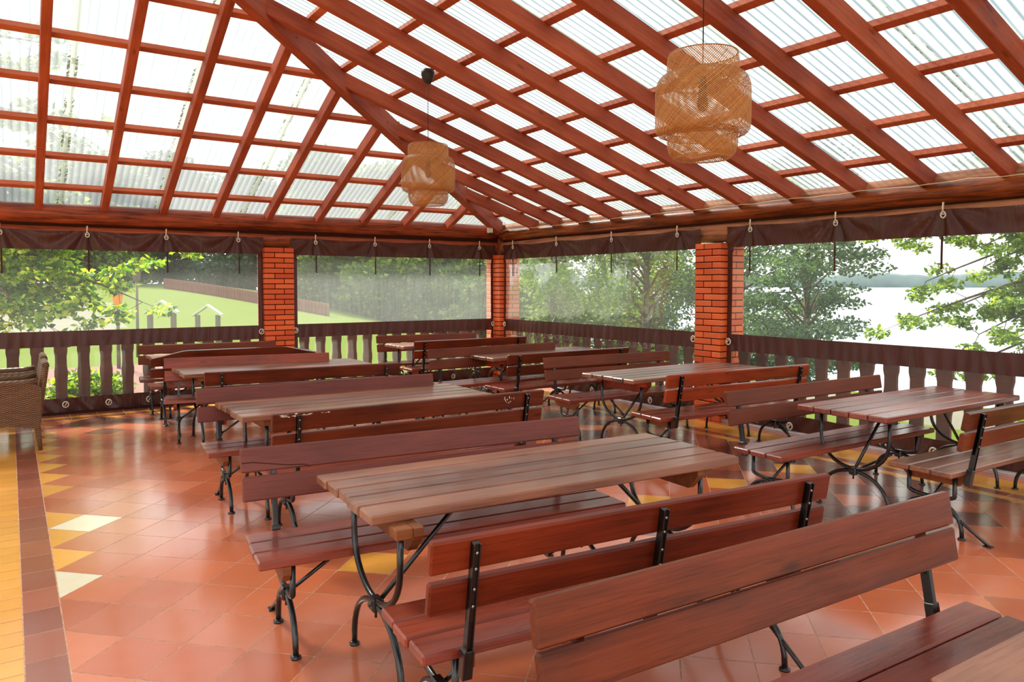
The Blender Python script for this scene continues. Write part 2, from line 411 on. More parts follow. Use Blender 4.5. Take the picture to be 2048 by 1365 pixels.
for i in range(-12, 62):
    for j in range(-40, 62):
        cx = X0 + i * h; cy = 3.608 + j * h
        if (i + j) % 2 == 0: continue
        # tile centres sit half way between the vertices on the border line
        p = [(cx - h, cy), (cx, cy - h), (cx + h, cy), (cx, cy + h)]
        if cx < X0 - h or cx > X1 + h or cy < Y0 - h or cy > Y1 + h: continue
        for (a, b, c) in ((-1, 0, -X0), (1, 0, X1), (0, -1, -Y0), (0, 1, Y1)):
            p = clip(p, a, b, c)
            if len(p) < 3: break
        if len(p) < 3: continue
        k = round((cy - 3.608) / h)
        col = TERRA[rf.randrange(4)]
        if i == 0:                       # half tiles along the left border
            kk = (k - 1) // 2            # 0: between first and second vertex
            if kk == 2: col = CREAM
            elif kk in (3, 4, 5) or kk >= 7: col = YEL
        elif i == 1 and k == 10: col = CREAM
        elif cx > X1 - .02 or cy > Y1 - .02:
            col = YEL
        elif (i, k) in ((7, 2), (13, 2), (17, 2), (21, 2), (25, 2), (9, 16), (15, 16), (21, 16)): col = YEL
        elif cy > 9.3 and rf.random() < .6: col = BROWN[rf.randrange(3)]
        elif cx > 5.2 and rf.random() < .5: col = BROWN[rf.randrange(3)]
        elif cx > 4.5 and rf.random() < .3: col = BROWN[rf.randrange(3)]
        elif rf.random() < .012: col = BROWN[rf.randrange(3)]
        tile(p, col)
for (cx, cy) in ((2.06, 3.6),):
    pass
def strip_x(x0, x1, ya, yb, ln, col):      # rows running along Y
    y = ya
    while y < yb - .01:
        tile([(x0, y), (x1, y), (x1, min(y + ln, yb)), (x0, min(y + ln, yb))], col if isinstance(col, tuple) else col[rf.randrange(len(col))]); y += ln
def strip_y(y0, y1, xa, xb, ln, col):
    x = xa
    while x < xb - .01:
        tile([(x, y0), (min(x + ln, xb), y0), (min(x + ln, xb), y1), (x, y1)], col if isinstance(col, tuple) else col[rf.randrange(len(col))]); x += ln
RB = [c3(158, 84, 62), c3(150, 80, 62), c3(166, 90, 66)]
strip_x(.021, .181, Y0, Y1, .30, RB)
for k in range(24): strip_x(.021 - .30 * (k + 1), .021 - .30 * k, Y0, Y1, .155, YEL)
# border rows along the right side and the far side
for (a, b, c) in ((6.283, 6.38, YEL), (6.383, 6.50, RB), (6.503, 6.90, YEL), (6.903, 7.04, TERRA)): strip_x(a, b, Y0, Y1 + (a - 6.28), .30, c)
for (a, b, c) in ((10.503, 10.60, RB), (10.603, 10.76, YEL), (10.763, 10.92, RB)): strip_y(a, b, -7.2, 6.28 + (a - 10.5), .30, c)
tag(fl.obj('floor', M['tile']), kind='structure')
gr = MB().box(-7.3, 7.45, -3.0, 11.45, -.3, .0025)
tag(gr.obj('floor', M['grout']), kind='structure')
tag(MB().box(7.04, 7.125, Y0, 10.95, 0, .035, .004).obj('baseboard_right', M['kerb']), kind='structure')
tag(MB().box(-7.2, 7.03, 10.93, 11.0, 0, .03, .004).obj('baseboard_left', M['mortar']), kind='structure')

# ------------------------------------------------------------------ brick pillars
def pillar(x0, x1, y0, y1, zt, label):
    root = empty('brick_pillar', ((x0 + x1) / 2, (y0 + y1) / 2, 0))
    w, d = (x1 - x0) / 2, (y1 - y0) / 2
    b = MB(); ch = .0765; n = int(round(zt / ch)); ch = zt / n; j = .006
    for k in range(n):
        z0, z1 = k * ch + j, (k + 1) * ch - j
        e = .003
        if k % 2 == 0: # long brick first
            L = [(-w, w * .32), (w * .32, w)]; Dd = [(-d, -d * .32), (-d * .32, d)]
        else:
            L = [(-w, -w * .32), (-w * .32, w)]; Dd = [(-d, d * .32), (d * .32, d)]
        for (a, c) in L:
            for (p, q) in Dd:
                b.box(a + (j if a > -w else 0), c - (j if c < w else 0), p + (j if p > -d else 0), q - (j if q < d else 0), z0, z1, e)
    b.obj('bricks', M['brick'], root)
    MB().box(-w + .007, w - .007, -d + .007, d - .007, 0, zt - .002).obj('mortar_core', M['mortar'], root)
    return tag(root, label, 'pillar')
pillar(3.06, 3.48, 10.90, 11.30, 2.19, 'orange brick pillar in the left side between two curtain panels')
pillar(7.02, 7.44, 10.80, 11.22, 2.17, 'narrow looking orange brick pillar in the far corner')
pillar(7.00, 7.42, 5.95, 6.35, 2.15, 'orange brick pillar in the lake side beside the table')

# ------------------------------------------------------------------ logs
rl = random.Random(3)
def log(p, q, r, mat, label, name='log_beam'):
    P, Q = Vector(p), Vector(q); L = (Q - P).length
    root_rot = (Q - P).to_track_quat('X', 'Z').to_euler()
    n = 60; pts = []; rad = []
    for i in range(n + 1):
        t = i / n
        pts.append((L * t, .012 * sin(t * 9 + r * 50), .010 * sin(t * 7 + 1.3)))
        rad.append(r * (1 + .03 * sin(t * 23 + r * 99) + .015 * rl.uniform(-1, 1)))
    o = MB().tube(pts, rad, 20, True).obj(name, mat)
    o.location = P; o.rotation_euler = root_rot
    return tag(o, label, 'beam')
log((-6.9, YW + .155, 2.30), (7.36, YW + .155, 2.30), .125, M['log_red'], 'lower red varnished log over the left curtains')
log((-6.9, YW + .10, 2.555), (7.14, YW + .10, 2.555), .13, M['log_red'], 'upper red varnished log carrying the left rafters')
log((XW + .155, -2.4, 2.30), (XW + .155, 11.02, 2.30), .125, M['log_tan'], 'lower pale tan log over the lake side curtains')
log((XW + .085, -2.4, 2.505), (XW + .085, 10.96, 2.505), .10, M['log_amber'], 'amber log with a cable along it on the lake side')
log((XW + .24, -2.4, 2.60), (XW + .24, 11.25, 2.60), .115, M['log_tan'], 'topmost tan log behind the rafter ends on the lake side')

tag(MB().box(7.15, 7.36, YW - .02, YW + .28, 2.18, 2.70, .01).obj('trim_3', M['hip']), kind='structure')
tag(MB().box(-6.9, 7.16, YW + .05, YW + .16, 2.395, 2.455).obj('shade_strip_1', M['mortar']), kind='structure')  # dark strip added to stand for the shadow under the upper log
tag(MB().box(XW + .05, XW + .16, -2.4, 10.9, 2.385, 2.44).obj('shade_strip_2', M['mortar']), kind='structure')  # lake side: dark strip added as the shadow line below the amber log
# cable along the amber log
pts = []
for i in range(90):
    y = 10.78 - i * .13
    pts.append((XW - .030 + .006 * sin(i * 1.7), y, 2.578 + .006 * sin(i * .9) + .004 * sin(i * 2.3)))
cb = MB().tube([(XW - .0, 10.79, 2.44), (XW - .02, 10.84, 2.50), (XW - .02, 10.83, 2.57)] + pts, .0055, 6).obj('cable', M['cable'])
tag(cb, 'thin cream cable running along the amber log', 'cable')
jb = empty('junction_box', (6.78, 10.72, 2.545)); tag(jb, 'small white box on the red log in the far corner', 'box')
MB().box(-.045, .045, -.03, .03, -.02, .075, .01).obj('housing', M['fitting'], jb)
MB().lathe([(0, -.055), (.028, -.055), (.03, -.02), (.03, 0)], 16).obj('lens', M['cup'], jb)

# ------------------------------------------------------------------ roof
SL, SR = .44, .32
zL = lambda y: 2.80 + SL * (10.85 - y)     # tops of the rafters
zR = lambda x: 2.80 + SR * (6.97 - x)
XR = -.35                                   # ridge
yhip = lambda x: 10.85 - SR / SL * (6.97 - x)
xhip = lambda y: 6.97 - SL / SR * (10.85 - y)
def rafter(p, q, w, hgt, mat, name, label, cat, group=None):
    """p,q: points of the top centre line"""
    P, Q = Vector(p), Vector(q); d = Q - P; L = d.length
    rot = d.to_track_quat('X', 'Z')
    o = MB().box(0, L, -w / 2, w / 2, -hgt, 0, .006).obj(name, mat)
    o.location = P; o.rotation_euler = rot.to_euler()
    return tag(o, label, cat, group)
rx = [6.13, 5.34, 4.62, 3.89, 3.15, 2.42, 1.745, 1.045, .325, -.40, -1.1, -1.8]
for k, x in enumerate(rx):
    yt = yhip(x) if x > XR else yhip(XR - (XR - x) * 1.0) * 1.0
    if x < XR: yt = yhip(2 * XR - x)
    rafter((x, 11.5, zL(11.5)), (x, yt, zL(yt)), .085, .145, M['rafter'], 'rafter', 'red stained rafter on the left roof slope, %s from the far corner' % ORD[k], 'rafter', 'rafters of the left roof slope')
ry = [10.03, 9.41, 8.76, 8.05, 7.25, 6.50, 5.80, 5.10, 4.36, 3.67, 2.98, 2.28, 1.58, .88, .18, -.52, -1.22, -1.92]
for k, y in enumerate(ry):
    xt = max(xhip(y), XR)
    rafter((7.55, y, zR(7.55)), (xt, y, zR(xt)), .085, .16, M['rafter'], 'rafter', 'red stained rafter on the lake side roof slope, %s from the far corner' % ORD[k], 'rafter', 'rafters of the lake side roof slope')
# hip beam and ridge
hx0, hy0 = 7.15, 10.85 + SR / SL * .18
rafter((hx0, hy0, zR(hx0) - .0), (XR, yhip(XR), zR(XR) - .0), .115, .235, M['hip'], 'hip_beam', 'heavy dark red hip beam climbing from the far corner', 'beam')
rafter((XR, yhip(XR) + .2, zR(XR) + .02), (XR, -2.5, zR(XR) + .02), .10, .24, M['hip'], 'ridge_beam', 'red ridge beam at the top of the roof', 'beam')
# battens
for k in range(14):
    y = 10.78 - .645 * k
    if y < yhip(XR): break
    xe = xhip(y)
    o = MB().box(2 * XR - xe, xe, -.038, .038, 0, .058, .003).obj('roof_batten', M['batten'])
    o.location = (0, y, zL(y)); o.rotation_euler = (-atan2(SL, 1), 0, 0)
    tag(o, 'red batten across the left roof slope, %s up from the eaves' % ORD[k], 'batten', 'battens of the left roof slope')
for k in range(12):
    x = 6.93 - .632 * k
    if x < XR: break
    ye = yhip(x)
    o = MB().box(-.038, .038, -2.5, ye, 0, .058, .003).obj('roof_batten', M['batten'])
    o.location = (x, 0, zR(x)); o.rotation_euler = (0, atan2(SR, 1), 0)
    tag(o, 'red batten across the lake side roof slope, %s up from the eaves' % ORD[k], 'batten', 'battens of the lake side roof slope')
# corrugated sheets
PITCH = .076; AMP = .010; SEG = 8
def corr(mb, a0, a1, f):
    """f(a)-> (p_low, p_high) ends of the corrugation line at coordinate a"""
    n = int((a1 - a0) / PITCH * SEG); V = []
    for i in range(n + 1):
        a = a0 + (a1 - a0) * i / n; dz = AMP * sin(2 * pi * a / PITCH)
        lo, hi = f(a)
        for p in (lo, hi): V.append((p[0], p[1], p[2] + dz + .06 + AMP))
    F = [(2 * i, 2 * i + 1, 2 * i + 3, 2 * i + 2) for i in range(n)]
    mb.add(V, F, None, True)
m1 = MB()
def fL(x):
    yt = yhip(x) if x > XR else yhip(2 * XR - x)
    yt = min(yt, 11.75)
    return (x, 11.75, zL(11.75)), (x, yt, zL(yt))
corr(m1, 2 * XR - 8.0, 8.0, fL)
tag(m1.obj('ceiling', M['roof_y'], fix=False), kind='structure')
m2 = MB()
def fR(y):
    xt = max(xhip(y), XR); xt = min(xt, 7.95)
    return (7.95, y, zR(7.95)), (xt, y, zR(xt))
corr(m2, -2.6, 11.6, fR)
tag(m2.obj('ceiling', M['roof_x'], fix=False), kind='structure')
m3 = MB()
def fB(y):
    xt = min(2 * XR - xhip(y), XR); xt = max(xt, 2 * XR - 7.95)
    return (2 * XR - 7.95, y, zR(7.95)), (xt, y, zR(2 * XR - xt))
corr(m3, -2.6, 11.6, fB)
tag(m3.obj('ceiling', M['roof_x'], fix=False), kind='structure')

# ------------------------------------------------------------------ balustrades
def bal_profile():
    pr = [(.070, .05), (.070, .14), (.062, .19), (.061, .36), (.064, .42), (.074, .47), (.074, .54), (.065, .59), (.061, .64), (.061, .73), (.074, .79), (.075, .97)]
    return pr
def balustrade(axis, fixed, a0, a1, first, label):
    root = empty('balustrade', ((a0 + a1) / 2, fixed, 0) if axis == 'x' else (fixed, (a0 + a1) / 2, 0)); c = (a0 + a1) / 2
    if axis == 'y': root.rotation_euler = (0, 0, pi / 2)
    H_ = (a1 - a0) / 2
    pr = bal_profile() if axis == 'y' else [(max(w, .5 * w + .034), z) for w, z in bal_profile()]
    poly = [(w, z) for w, z in pr] + [(-w, z) for w, z in pr[::-1]]
    a = first
    while a < a1 - .07:
        if a > a0 + .05:
            o = MB().prism(poly, 'y', -.02, .02).obj('baluster', M['baluster'], root); o.location = (a - c, 0, 0)
        a += .256
    MB().box(-H_, H_, -.045, .045, .96, 1.03, .006).obj('handrail', M['baluster'], root)
    MB().box(-H_, H_, -.03, .03, .02, .085, .006).obj('bottom_rail', M['baluster'], root)
    return tag(root, label, 'railing')
balustrade('x', 11.15, -6.9, 3.06, .018 - .256 * 26, 'wooden balustrade behind the left end curtain by the wicker chairs')
balustrade('x', 11.15, 3.48, 7.02, 3.706, 'wooden balustrade behind the curtain left of the far corner')
balustrade('y', 7.27, 6.35, 10.80, 6.35 + .09, 'wooden balustrade behind the curtain right of the far corner')
balustrade('y', 7.27, -2.4, 5.95, 5.81 - .256 * 32, 'wooden balustrade behind the lake side curtain with the wide lake view')

# ------------------------------------------------------------------ curtains
rc = random.Random(11)
def curtain(axis, fixed, a0, a1, hooks, grommets, zpane, pane_mat, label, a_l=None, a_r=None, side='in', cinch=True):
    """axis x: panel in the XZ plane at Y=fixed (room is -Y); axis y: YZ plane at X=fixed (room is -X)"""
    root = empty('vinyl_curtain', (a0, fixed, 0) if axis == 'x' else (fixed, a0, 0))
    W = a1 - a0; sw = .085
    def wob(u, z):
        # pleats radiate from the hooks, the lower edge hangs slack
        d = .004 * sin(u * 7 + z * 3)
        if z > 2.05:
            for hk in hooks:
                du = u - (hk - a0); dz = 2.34 - z
                if abs(du) < .75:
                    ph = atan2(du, dz + .05)
                    d += .026 * sin(ph * 10 + hk * 3) * max(0, 1 - abs(du) / .75) * min(1, dz / .06)
        if .84 < z < 1.07: d += .007 * sin(u * 46 + 3 * sin(u * 5)) * (1.07 - z) / .21
        if z < .25: d += .014 * sin(u * 13 + 2 * sin(u * 4)) * (1 - z / .25) + .008 * sin(u * 31 + z * 30)
        return d
    def sag(u, z):   # the top edge is pulled up at the hooks
        if z < 2.3: return 0.0
        m = min([abs(u - (hk - a0)) for hk in hooks] + [u + .05, W - u + .05]); return -.018 * min(1, m / .4)
    def sheet(u0, u1, z0, z1, nm, mat, thick=.0, off=0.0):
        nu = max(2, int((u1 - u0) / .022)); nz = max(2, int((z1 - z0) / .035)); mb = MB(); V = []
        for i in range(nu + 1):
            u = u0 + (u1 - u0) * i / nu
            for k in range(nz + 1):
                z = z0 + (z1 - z0) * k / nz; d = wob(u, z) + off; zz = z + (sag(u, z) if k == nz else 0)
                V.append((u, -d, zz) if axis == 'x' else (-d, u, zz))
        F = [(i * (nz + 1) + k, (i + 1) * (nz + 1) + k, (i + 1) * (nz + 1) + k + 1, i * (nz + 1) + k + 1) for i in range(nu) for k in range(nz)]
        mb.add(V, F, None, True)
        return mb.obj(nm, mat, root, fix=False)
    sheet(0, W, 2.09, 2.34, 'top_band', M['tarp'])
    sheet(sw, W - sw, .86, 1.06, 'middle_band', M['tarp'])
    sheet(sw, W - sw, .012, .205, 'bottom_band', M['tarp'])
    sheet(0, sw, .012, 2.09, 'side_band', M['tarp']); sheet(W - sw, W, .012, 2.09, 'side_band', M['tarp'])
    sheet(sw, W - sw, 1.06, 2.09, 'window_pane', pane_mat)
    sheet(sw, W - sw, .205, .86, 'lower_pane', M['pvc_low'])
    def place(o, a, z, d=0.0):
        o.location = (a - a0, -d, z) if axis == 'x' else (-d, a - a0, z)
        if axis == 'y': o.rotation_euler = (0, 0, -pi / 2)
    # hooks: a cord loop from the log through a round eyelet
    for hk in hooks:
        mb = MB()
        mb.tube([(.021 * cos(t), 0, .028 * sin(t) - .03) for t in [2 * pi * i / 16 for i in range(17)]], .0075, 6, False)
        mb.tube([(-.004, 0, .0), (-.003, -.003, .04), (0, 0, .085)], .009, 6)
        mb.lathe([(0, 0), (.012, 0), (.012, .01), (0, .01)], 12, (0, -.004, -.03))
        o = mb.obj('hook', M['fitting'], root); place(o, hk, 2.315, .022)
        if pane_mat is not None:
            L = rc.uniform(.26, .31)
            mb = MB().box(-.010, .010, -.002, .002, -L, 0); o = mb.obj('strap', M['strap'], root); place(o, hk + .01, 2.095, .012)
    for (g, z) in grommets:
        mb = MB().tube([(.032 * cos(t), 0, .036 * sin(t)) for t in [2 * pi * i / 18 for i in range(19)]], .008, 6, False)
        mb.tube([(-.012, -.006, -.02), (0, -.018, 0), (.012, -.006, .02)], .006, 6)
        o = mb.obj('eyelet', M['fitting'], root); place(o, g, z, .035)
    return tag(root, label, 'curtain')
curtain('x', YW, -2.2, 3.07, [-1.95, -.98, -.08, .845, 1.775, 2.715], [(.07, .125), (.563, .125), (1.046, .115), (1.527, .115), (2.1, .11), (2.6, .11), (3.02, .97)], 1, M['pvc_clear'], 'brown curtain with a clear window onto the lawn and leafy branches')
curtain('x', YW, 3.475, 7.06, [3.84, 4.80, 5.765, 6.73], [(3.52, .97), (4.1, .11), (4.7, .11), (5.35, .1), (5.75, .1), (6.2, .1), (7.0, .97)], 1, M['pvc_hazy'], 'brown curtain with a scratched window in front of green trees, left of the far corner')
curtain('y', XW, 6.37, 10.83, [6.745, 8.0, 9.285, 10.5], [(10.74, .97), (6.45, .97), (10.2, .1), (9.6, .1), (9.0, .1), (8.4, .1), (7.8, .1), (7.2, .1)], 1, M['pvc_hazy'], 'brown curtain with a scratched creased window, right of the far corner')
curtain('y', XW, .6, 5.965, [1.3, 2.4, 3.47, 4.54, 5.61], [(5.90, .97), (5.48, .104), (5.043, .09), (4.5, .095), (3.985, .095), (3.506, .094), (3.0, .09), (2.5, .09)], 1, M['pvc_clear'], 'brown curtain with a clear window onto the lake')

# ------------------------------------------------------------------ benches and tables
def leg_frame(width, top, junction, low, foot, t=.0125, rear=None):
    """upper U on an inverted U, tied by a clamp; in the local YZ plane"""
    upper = []; w = width / 2
    for i in range(21):
        a = pi * i / 20; y = -w * cos(a); zz = junction + (top - .14 - junction) * (1 - sin(a) ** .9 if sin(a) > 0 else 1)
        upper.append((0, y, zz))
    upper = [(0, -w, top)] + upper + [(0, w, top)]
    lw = foot / 2; lowp = []
    for i in range(21):
        a = pi * i / 20; y = -lw * cos(a) ; zz = low * (sin(a) ** .8 if sin(a) > 0 else 0) * 1.0
        lowp.append((.0, y, .012 + zz))
    return upper, lowp
def make_leg(width, top, junction, foot, braced, dirx, bt):
    u, l = leg_frame(width, top, junction + .012, junction - .016, foot)
    mb = MB(); mb.tube(u, .0135, 8, True, 1.0, (1, 0, 0)); mb.tube(l, .0135, 8, True, 1.0, (1, 0, 0))
    # splayed foot discs
    for sy in (-1, 1): mb.lathe([(0, 0), (.024, 0), (.024, .008), (.014, .016), (0, .018)], 14, (0, sy * foot / 2, .0))
    return mb
def clamp(z):
    mb = MB().box(-.024, .024, -.03, .03, z - .03, z + .03, .008)
    mb.tube([(-.034, 0, z), (.034, 0, z)], .009, 6); mb.tube([(0, 0, z - .06), (0, 0, z)], .006, 6)
    return mb

def chamfer_plank_end(mb, *a, **k): mb.box(*a, **k)

BL = 1.90
def make_bench(arched=False, bearer_metal=False, ups=(-.80, .80), name='garden_bench', gap=.019):
    root = empty(name)
    s = MB(); zt = .452
    for i in range(3):
        y0 = -.212 + i * .1425; e = random.uniform(-.006, .006)
        s.box(-BL / 2 + e, BL / 2 + e, y0, y0 + .134, zt - .038, zt, .007)
    s.obj('seat', M['wood_seat'], root)
    # back boards lean backwards; board frame: y along lean normal
    lean = radians(10); Mx = Matrix.Translation((0, .225, .60)) @ Matrix.Rotation(-lean, 4, 'X')
    th = .034
    if not arched:
        MB().box(-BL / 2, BL / 2, 0, th, 0, .1275 - gap / 2, .007, Mx).obj('back_board', M['wood_amber'], root)
        MB().box(-BL / 2 - .004, BL / 2 + .003, 0, th, .1275 + gap / 2, .255, .007, Mx).obj('back_board', M['wood_amber'], root)
    else:
        MB().box(-BL / 2, BL / 2, 0, th, -.04, .07, .007, Mx).obj('back_board', M['wood_amber'], root)
        h0, h1 = .20, .275; pts = []
        for i in range(33):
            x = -BL / 2 + BL * i / 32; q = min(1, max(0, (BL / 2 - abs(x)) / .42)); pts.append((x, h0 + (h1 - h0) * (3 * q * q - 2 * q ** 3)))
        poly = [(-BL / 2, .10)] + [(-BL / 2, pts[0][1] - .03), (-BL / 2 + .02, pts[0][1] - .005)] + pts[1:-1] + [(BL / 2 - .02, pts[-1][1] - .005), (BL / 2, pts[-1][1] - .03), (BL / 2, .10)]
        mb = MB(); mb.prism(poly, 'y', 0, th)
        mb.v = [tuple(Mx @ Vector(p)) for p in mb.v]
        mb.obj('back_board', M['wood_amber'], root)
    for x in ups:
        top = .245 if not (arched and x) else .19
        up = MB()
        up.box(x - .013, x + .013, th, th + .022, -.03, top, .002, Mx)       # web
        up.box(x - .013, x - .009, th, th + .030, -.20, top, .001, Mx); up.box(x + .009, x + .013, th, th + .030, -.20, top, .001, Mx)
        up.box(x - .011, x + .011, th - .004, th + .018, -.24, 0, .002, Mx)
        up.box(x - .020, x + .020, th - .008, th + .030, -.235, -.13, .003, Mx)
        uo = up.obj('back_upright', M['iron'], root)
        for zz in ((.03, .09, .16, .215) if not arched else (.0, .05, .15)):
            P = Mx @ Vector((x, th + .024, zz)); MB().tube([P, P + Vector((0, .006, 0))], .005, 8).obj('bolt', M['bolt'], uo)
    for sx in (-1, 1):
        x = sx * .80
        b = MB()
        if bearer_metal: b.box(x - .018, x + .018, -.20, .20, zt - .062, zt - .039, .002)
        else: b.prism([(-.205, zt - .039), (.205, zt - .039), (.205, zt - .075), (.165, zt - .115), (-.165, zt - .115), (-.205, zt - .075)], 'x', x - .05, x - .015)
        b.obj('seat_bearer', M['iron'] if bearer_metal else M['wood_beam'], root)
        lg = make_leg(.30, zt - .045, .225, .40, False, sx, 0).obj('leg', M['iron'], root); lg.location = (x, 0, 0)
        cl = clamp(.222).obj('clamp', M['iron'], lg)
        br = MB().tube([(x, 0, .215), (x - sx * .30, 0, zt - .042)], .010, 6); br.obj('brace', M['iron'], root)
        st = MB().tube([(x, .06, .20), (x, .36, .008)], .011, 6); st.box(x - .02, x + .02, .335, .385, 0, .008, .001); st.obj('rear_strut', M['iron'], root)
    return root
TL, TW = 1.99, .74
def make_table(bearer_metal=False):
    root = empty('garden_table'); zt = .75
    s = MB(); pw = TW / 5
    for i in range(5):
        y0 = -TW / 2 + i * pw; e = random.uniform(-.008, .008)
        s.box(-TL / 2 + e, TL / 2 + e, y0 + .004, y0 + pw - .005, zt - .042, zt, .007)
    s.obj('tabletop', M['wood_top'], root)
    for sx in (-1, 1):
        x = sx * (TL / 2 - .19)
        b = MB()
        if bearer_metal: b.box(x - .02, x + .02, -.33, .33, zt - .072, zt - .043, .002)
        else:
            b.prism([(-.34, zt - .043), (.34, zt - .043), (.34, zt - .075), (.27, zt - .15), (-.27, zt - .15), (-.34, zt - .075)], 'x', x - .055 * sx - .02, x - .055 * sx + .02)
            b.box(x - .035, x + .035, -.33, -.25, zt - .085, zt - .043, .003); b.box(x - .035, x + .035, .25, .33, zt - .085, zt - .043, .003)
        b.obj('top_bearer', M['iron'] if bearer_metal else M['wood_beam'], root)
        lg = make_leg(.56, zt - .06, .30, .58, False, sx, 0).obj('leg', M['iron'], root); lg.location = (x, 0, 0)
        clamp(.298).obj('clamp', M['iron'], lg)
        MB().tube([(x, 0, .29), (x - sx * .42, 0, zt - .045)], .012, 6).obj('brace', M['iron'], root)
    return root

def mats(root, board=None, seat=None, top=None, bearer=None):
    for ch in root.children:
        n = ch.name.split('.')[0]
        m = {'back_board': board, 'seat': seat, 'tabletop': top, 'top_bearer': bearer, 'seat_bearer': bearer}.get(n)
        if m:
            ch.data = ch.data.copy(); ch.data.materials[0] = M[m]
bench_a = make_bench(); bench_m = make_bench(bearer_metal=True); bench_arch = make_bench(arched=True); bench_three = make_bench(ups=(-.80, 0, .80), gap=.032); bench_tight = make_bench(gap=.010)
table_a = make_table(); table_m = make_table(True)
used = set()
def inst(proto):
    if proto.name not in used: used.add(proto.name); return proto
    return copy_tree(proto)
placements = []
MARKED = []
def px_on_z(x, y, z):
    az, pt, F = radians(56), radians(2.2), 1490.0
    cy = 571 + F * tan(pt)
    fw = Vector((cos(az) * cos(pt), sin(az) * cos(pt), -sin(pt))); rt = Vector((sin(az), -cos(az), 0)); up = rt.cross(fw)
    r = fw + rt * ((x - 1024) / F) + up * ((cy - y) / F); k = (z - EYE) / r.z
    return Vector((r.x * k, r.y * k))
def bench(e0, e1, away, board, seat, label, group, proto=None, L=None):
    """e0, e1: plan points of the two ends of the top edge of the back"""
    proto = proto or bench_a
    p, q = Vector(e0), Vector(e1); d = q - p; L = L or d.length; d.normalize(); n = Vector((-d.y, d.x))
    if L is not None: mid = p + d * (L / 2)
    if away: c = mid + n * .30; rz = atan2(d.y, d.x) + pi
    else: c = mid - n * .27; rz = atan2(d.y, d.x)
    o = inst(proto); o.location = (c.x, c.y, 0.003); o.rotation_euler = (0, 0, rz); o.scale = (L / BL, 1, 1)
    placements.append((o, board, seat)); tag(o, label, 'bench', group); return o
def table(c, yaw, top, label, group, proto=None, L=TL, W=TW, bearer=None):
    o = inst(proto or table_a); o.location = (c[0], c[1], .003); o.rotation_euler = (0, 0, radians(yaw)); o.scale = (L / TL, W / TW, 1)
    placements.append((o, None, None, top, bearer)); tag(o, label, 'table', group); return o
GF = 'benches facing away from the camera'; GB = 'benches with their back boards behind the tables'; GT = 'long plank tables'
# left row, from near to far
bench((1.07, 1.484), (2.955, 1.40), False, 'wood_amber', 'wood_seat', 'nearest bench, amber brown back boards crossing the bottom right', GB, bench_tight)
bench((1.055, 2.000), (2.83, 1.815), True, 'wood_cherry', 'wood_seat', 'cherry brown bench with three black uprights in front of the nearest table, facing away', GF, bench_three)
bench((.907, 3.674), (2.821, 3.467), False, 'wood_mauve', 'wood_seat', 'bench with cracked mauve back boards just beyond the large near table', GB)
bench((1.316, 4.56), (3.328, 4.50), True, 'wood_dark', 'wood_seat', 'dark bench facing away, peeled varnish on its top left edge, before the second left table', GF)
bench((1.158, 5.99), (3.119, 5.89), False, 'wood_mauve', 'wood_seat', 'mauve brown back bench right behind the second left table', GB)
bench((1.444, 7.10), (3.28, 6.90), True, 'wood_dark', 'wood_seat', 'dark brown bench facing away before the third left table', GF)
bench((1.369, 8.74), (3.09, 8.42), False, 'wood_orange', 'wood_seat', 'bench with orange red back boards behind the third left table', GB)
bench((1.33, 9.42), (3.24, 9.30), True, 'wood_dark', 'wood_seat', 'bench with an arched dark red back in the left row', GF, bench_arch)
bench((1.375, 10.78), (3.12, 10.62), False, 'wood_brown', 'wood_seat', 'brown bench standing along the left curtains', GB)
# right row
bench((4.889, 2.21), (6.80, 2.15), True, 'wood_amber', 'wood_top', 'amber bench cut by the right edge, its worn seat and black upright in view', GF)
bench((4.39, 3.66), (6.353, 3.61), False, 'wood_brown', 'wood_seat', 'matt brown bench behind the right hand table by the lake curtain', GB, bench_m)
bench((4.769, 4.62), (6.619, 4.49), True, 'wood_orange', 'wood_seat', 'orange red bench facing away just left of the lake side brick pillar', GF)
bench((4.794, 6.48), (6.581, 6.37), False, 'wood_brown', 'wood_seat', 'brown bench behind the table in front of the lake side pillar', GB)
bench((4.668, 6.98), (6.531, 7.01), True, 'wood_dark', 'wood_seat', 'dark amber bench facing away before the third table of the right row', GF)
bench((4.25, 8.13), (6.243, 8.20), False, 'wood_brown', 'wood_seat', 'brown bench behind the third table of the right row', GB)
bench((4.691, 9.38), (6.632, 9.43), True, 'wood_cherry', 'wood_seat', 'dark red bench facing away next to the far corner', GF)
bench((4.72, 10.76), (6.44, 10.62), False, 'wood_brown', 'wood_seat', 'brown bench under the curtain left of the far corner, last of the right row', GB)
# tables
table((2.70, .445), -2, 'wood_top', 'reddish table whose corner fills the bottom right corner', GT)
table((2.148, 2.945), -3.9, 'wood_top', 'large near table with five worn planks in the middle foreground', GT)
table((2.275, 5.53), -.6, 'wood_top', 'second table of the left row, sky shining on its planks', GT, W=.80)
table((2.42, 8.27), -1.5, 'wood_top', 'third table of the left row, glossy with a warm reflection', GT)
table((2.42, 10.12), -2, 'wood_top', 'table of the left row beside the arched back bench', GT, W=.68)
table((5.80, 3.03), -1.2, 'wood_top_red', 'right hand table with a black metal bearer, by the lake curtain', GT, table_m, 1.90, .70)
table((5.80, 5.49), 1.0, 'wood_top', 'table of the right row just before the lake side brick pillar', GT, bearer='wood_orange')
table((5.83, 8.02), 1.5, 'wood_top', 'third table of the right row, pale end towards the camera', GT, W=.80, bearer='wood_orange')
table((5.70, 10.10), 0, 'wood_top', 'small looking table of the right row nearest the far corner', GT, table_m, W=.66)
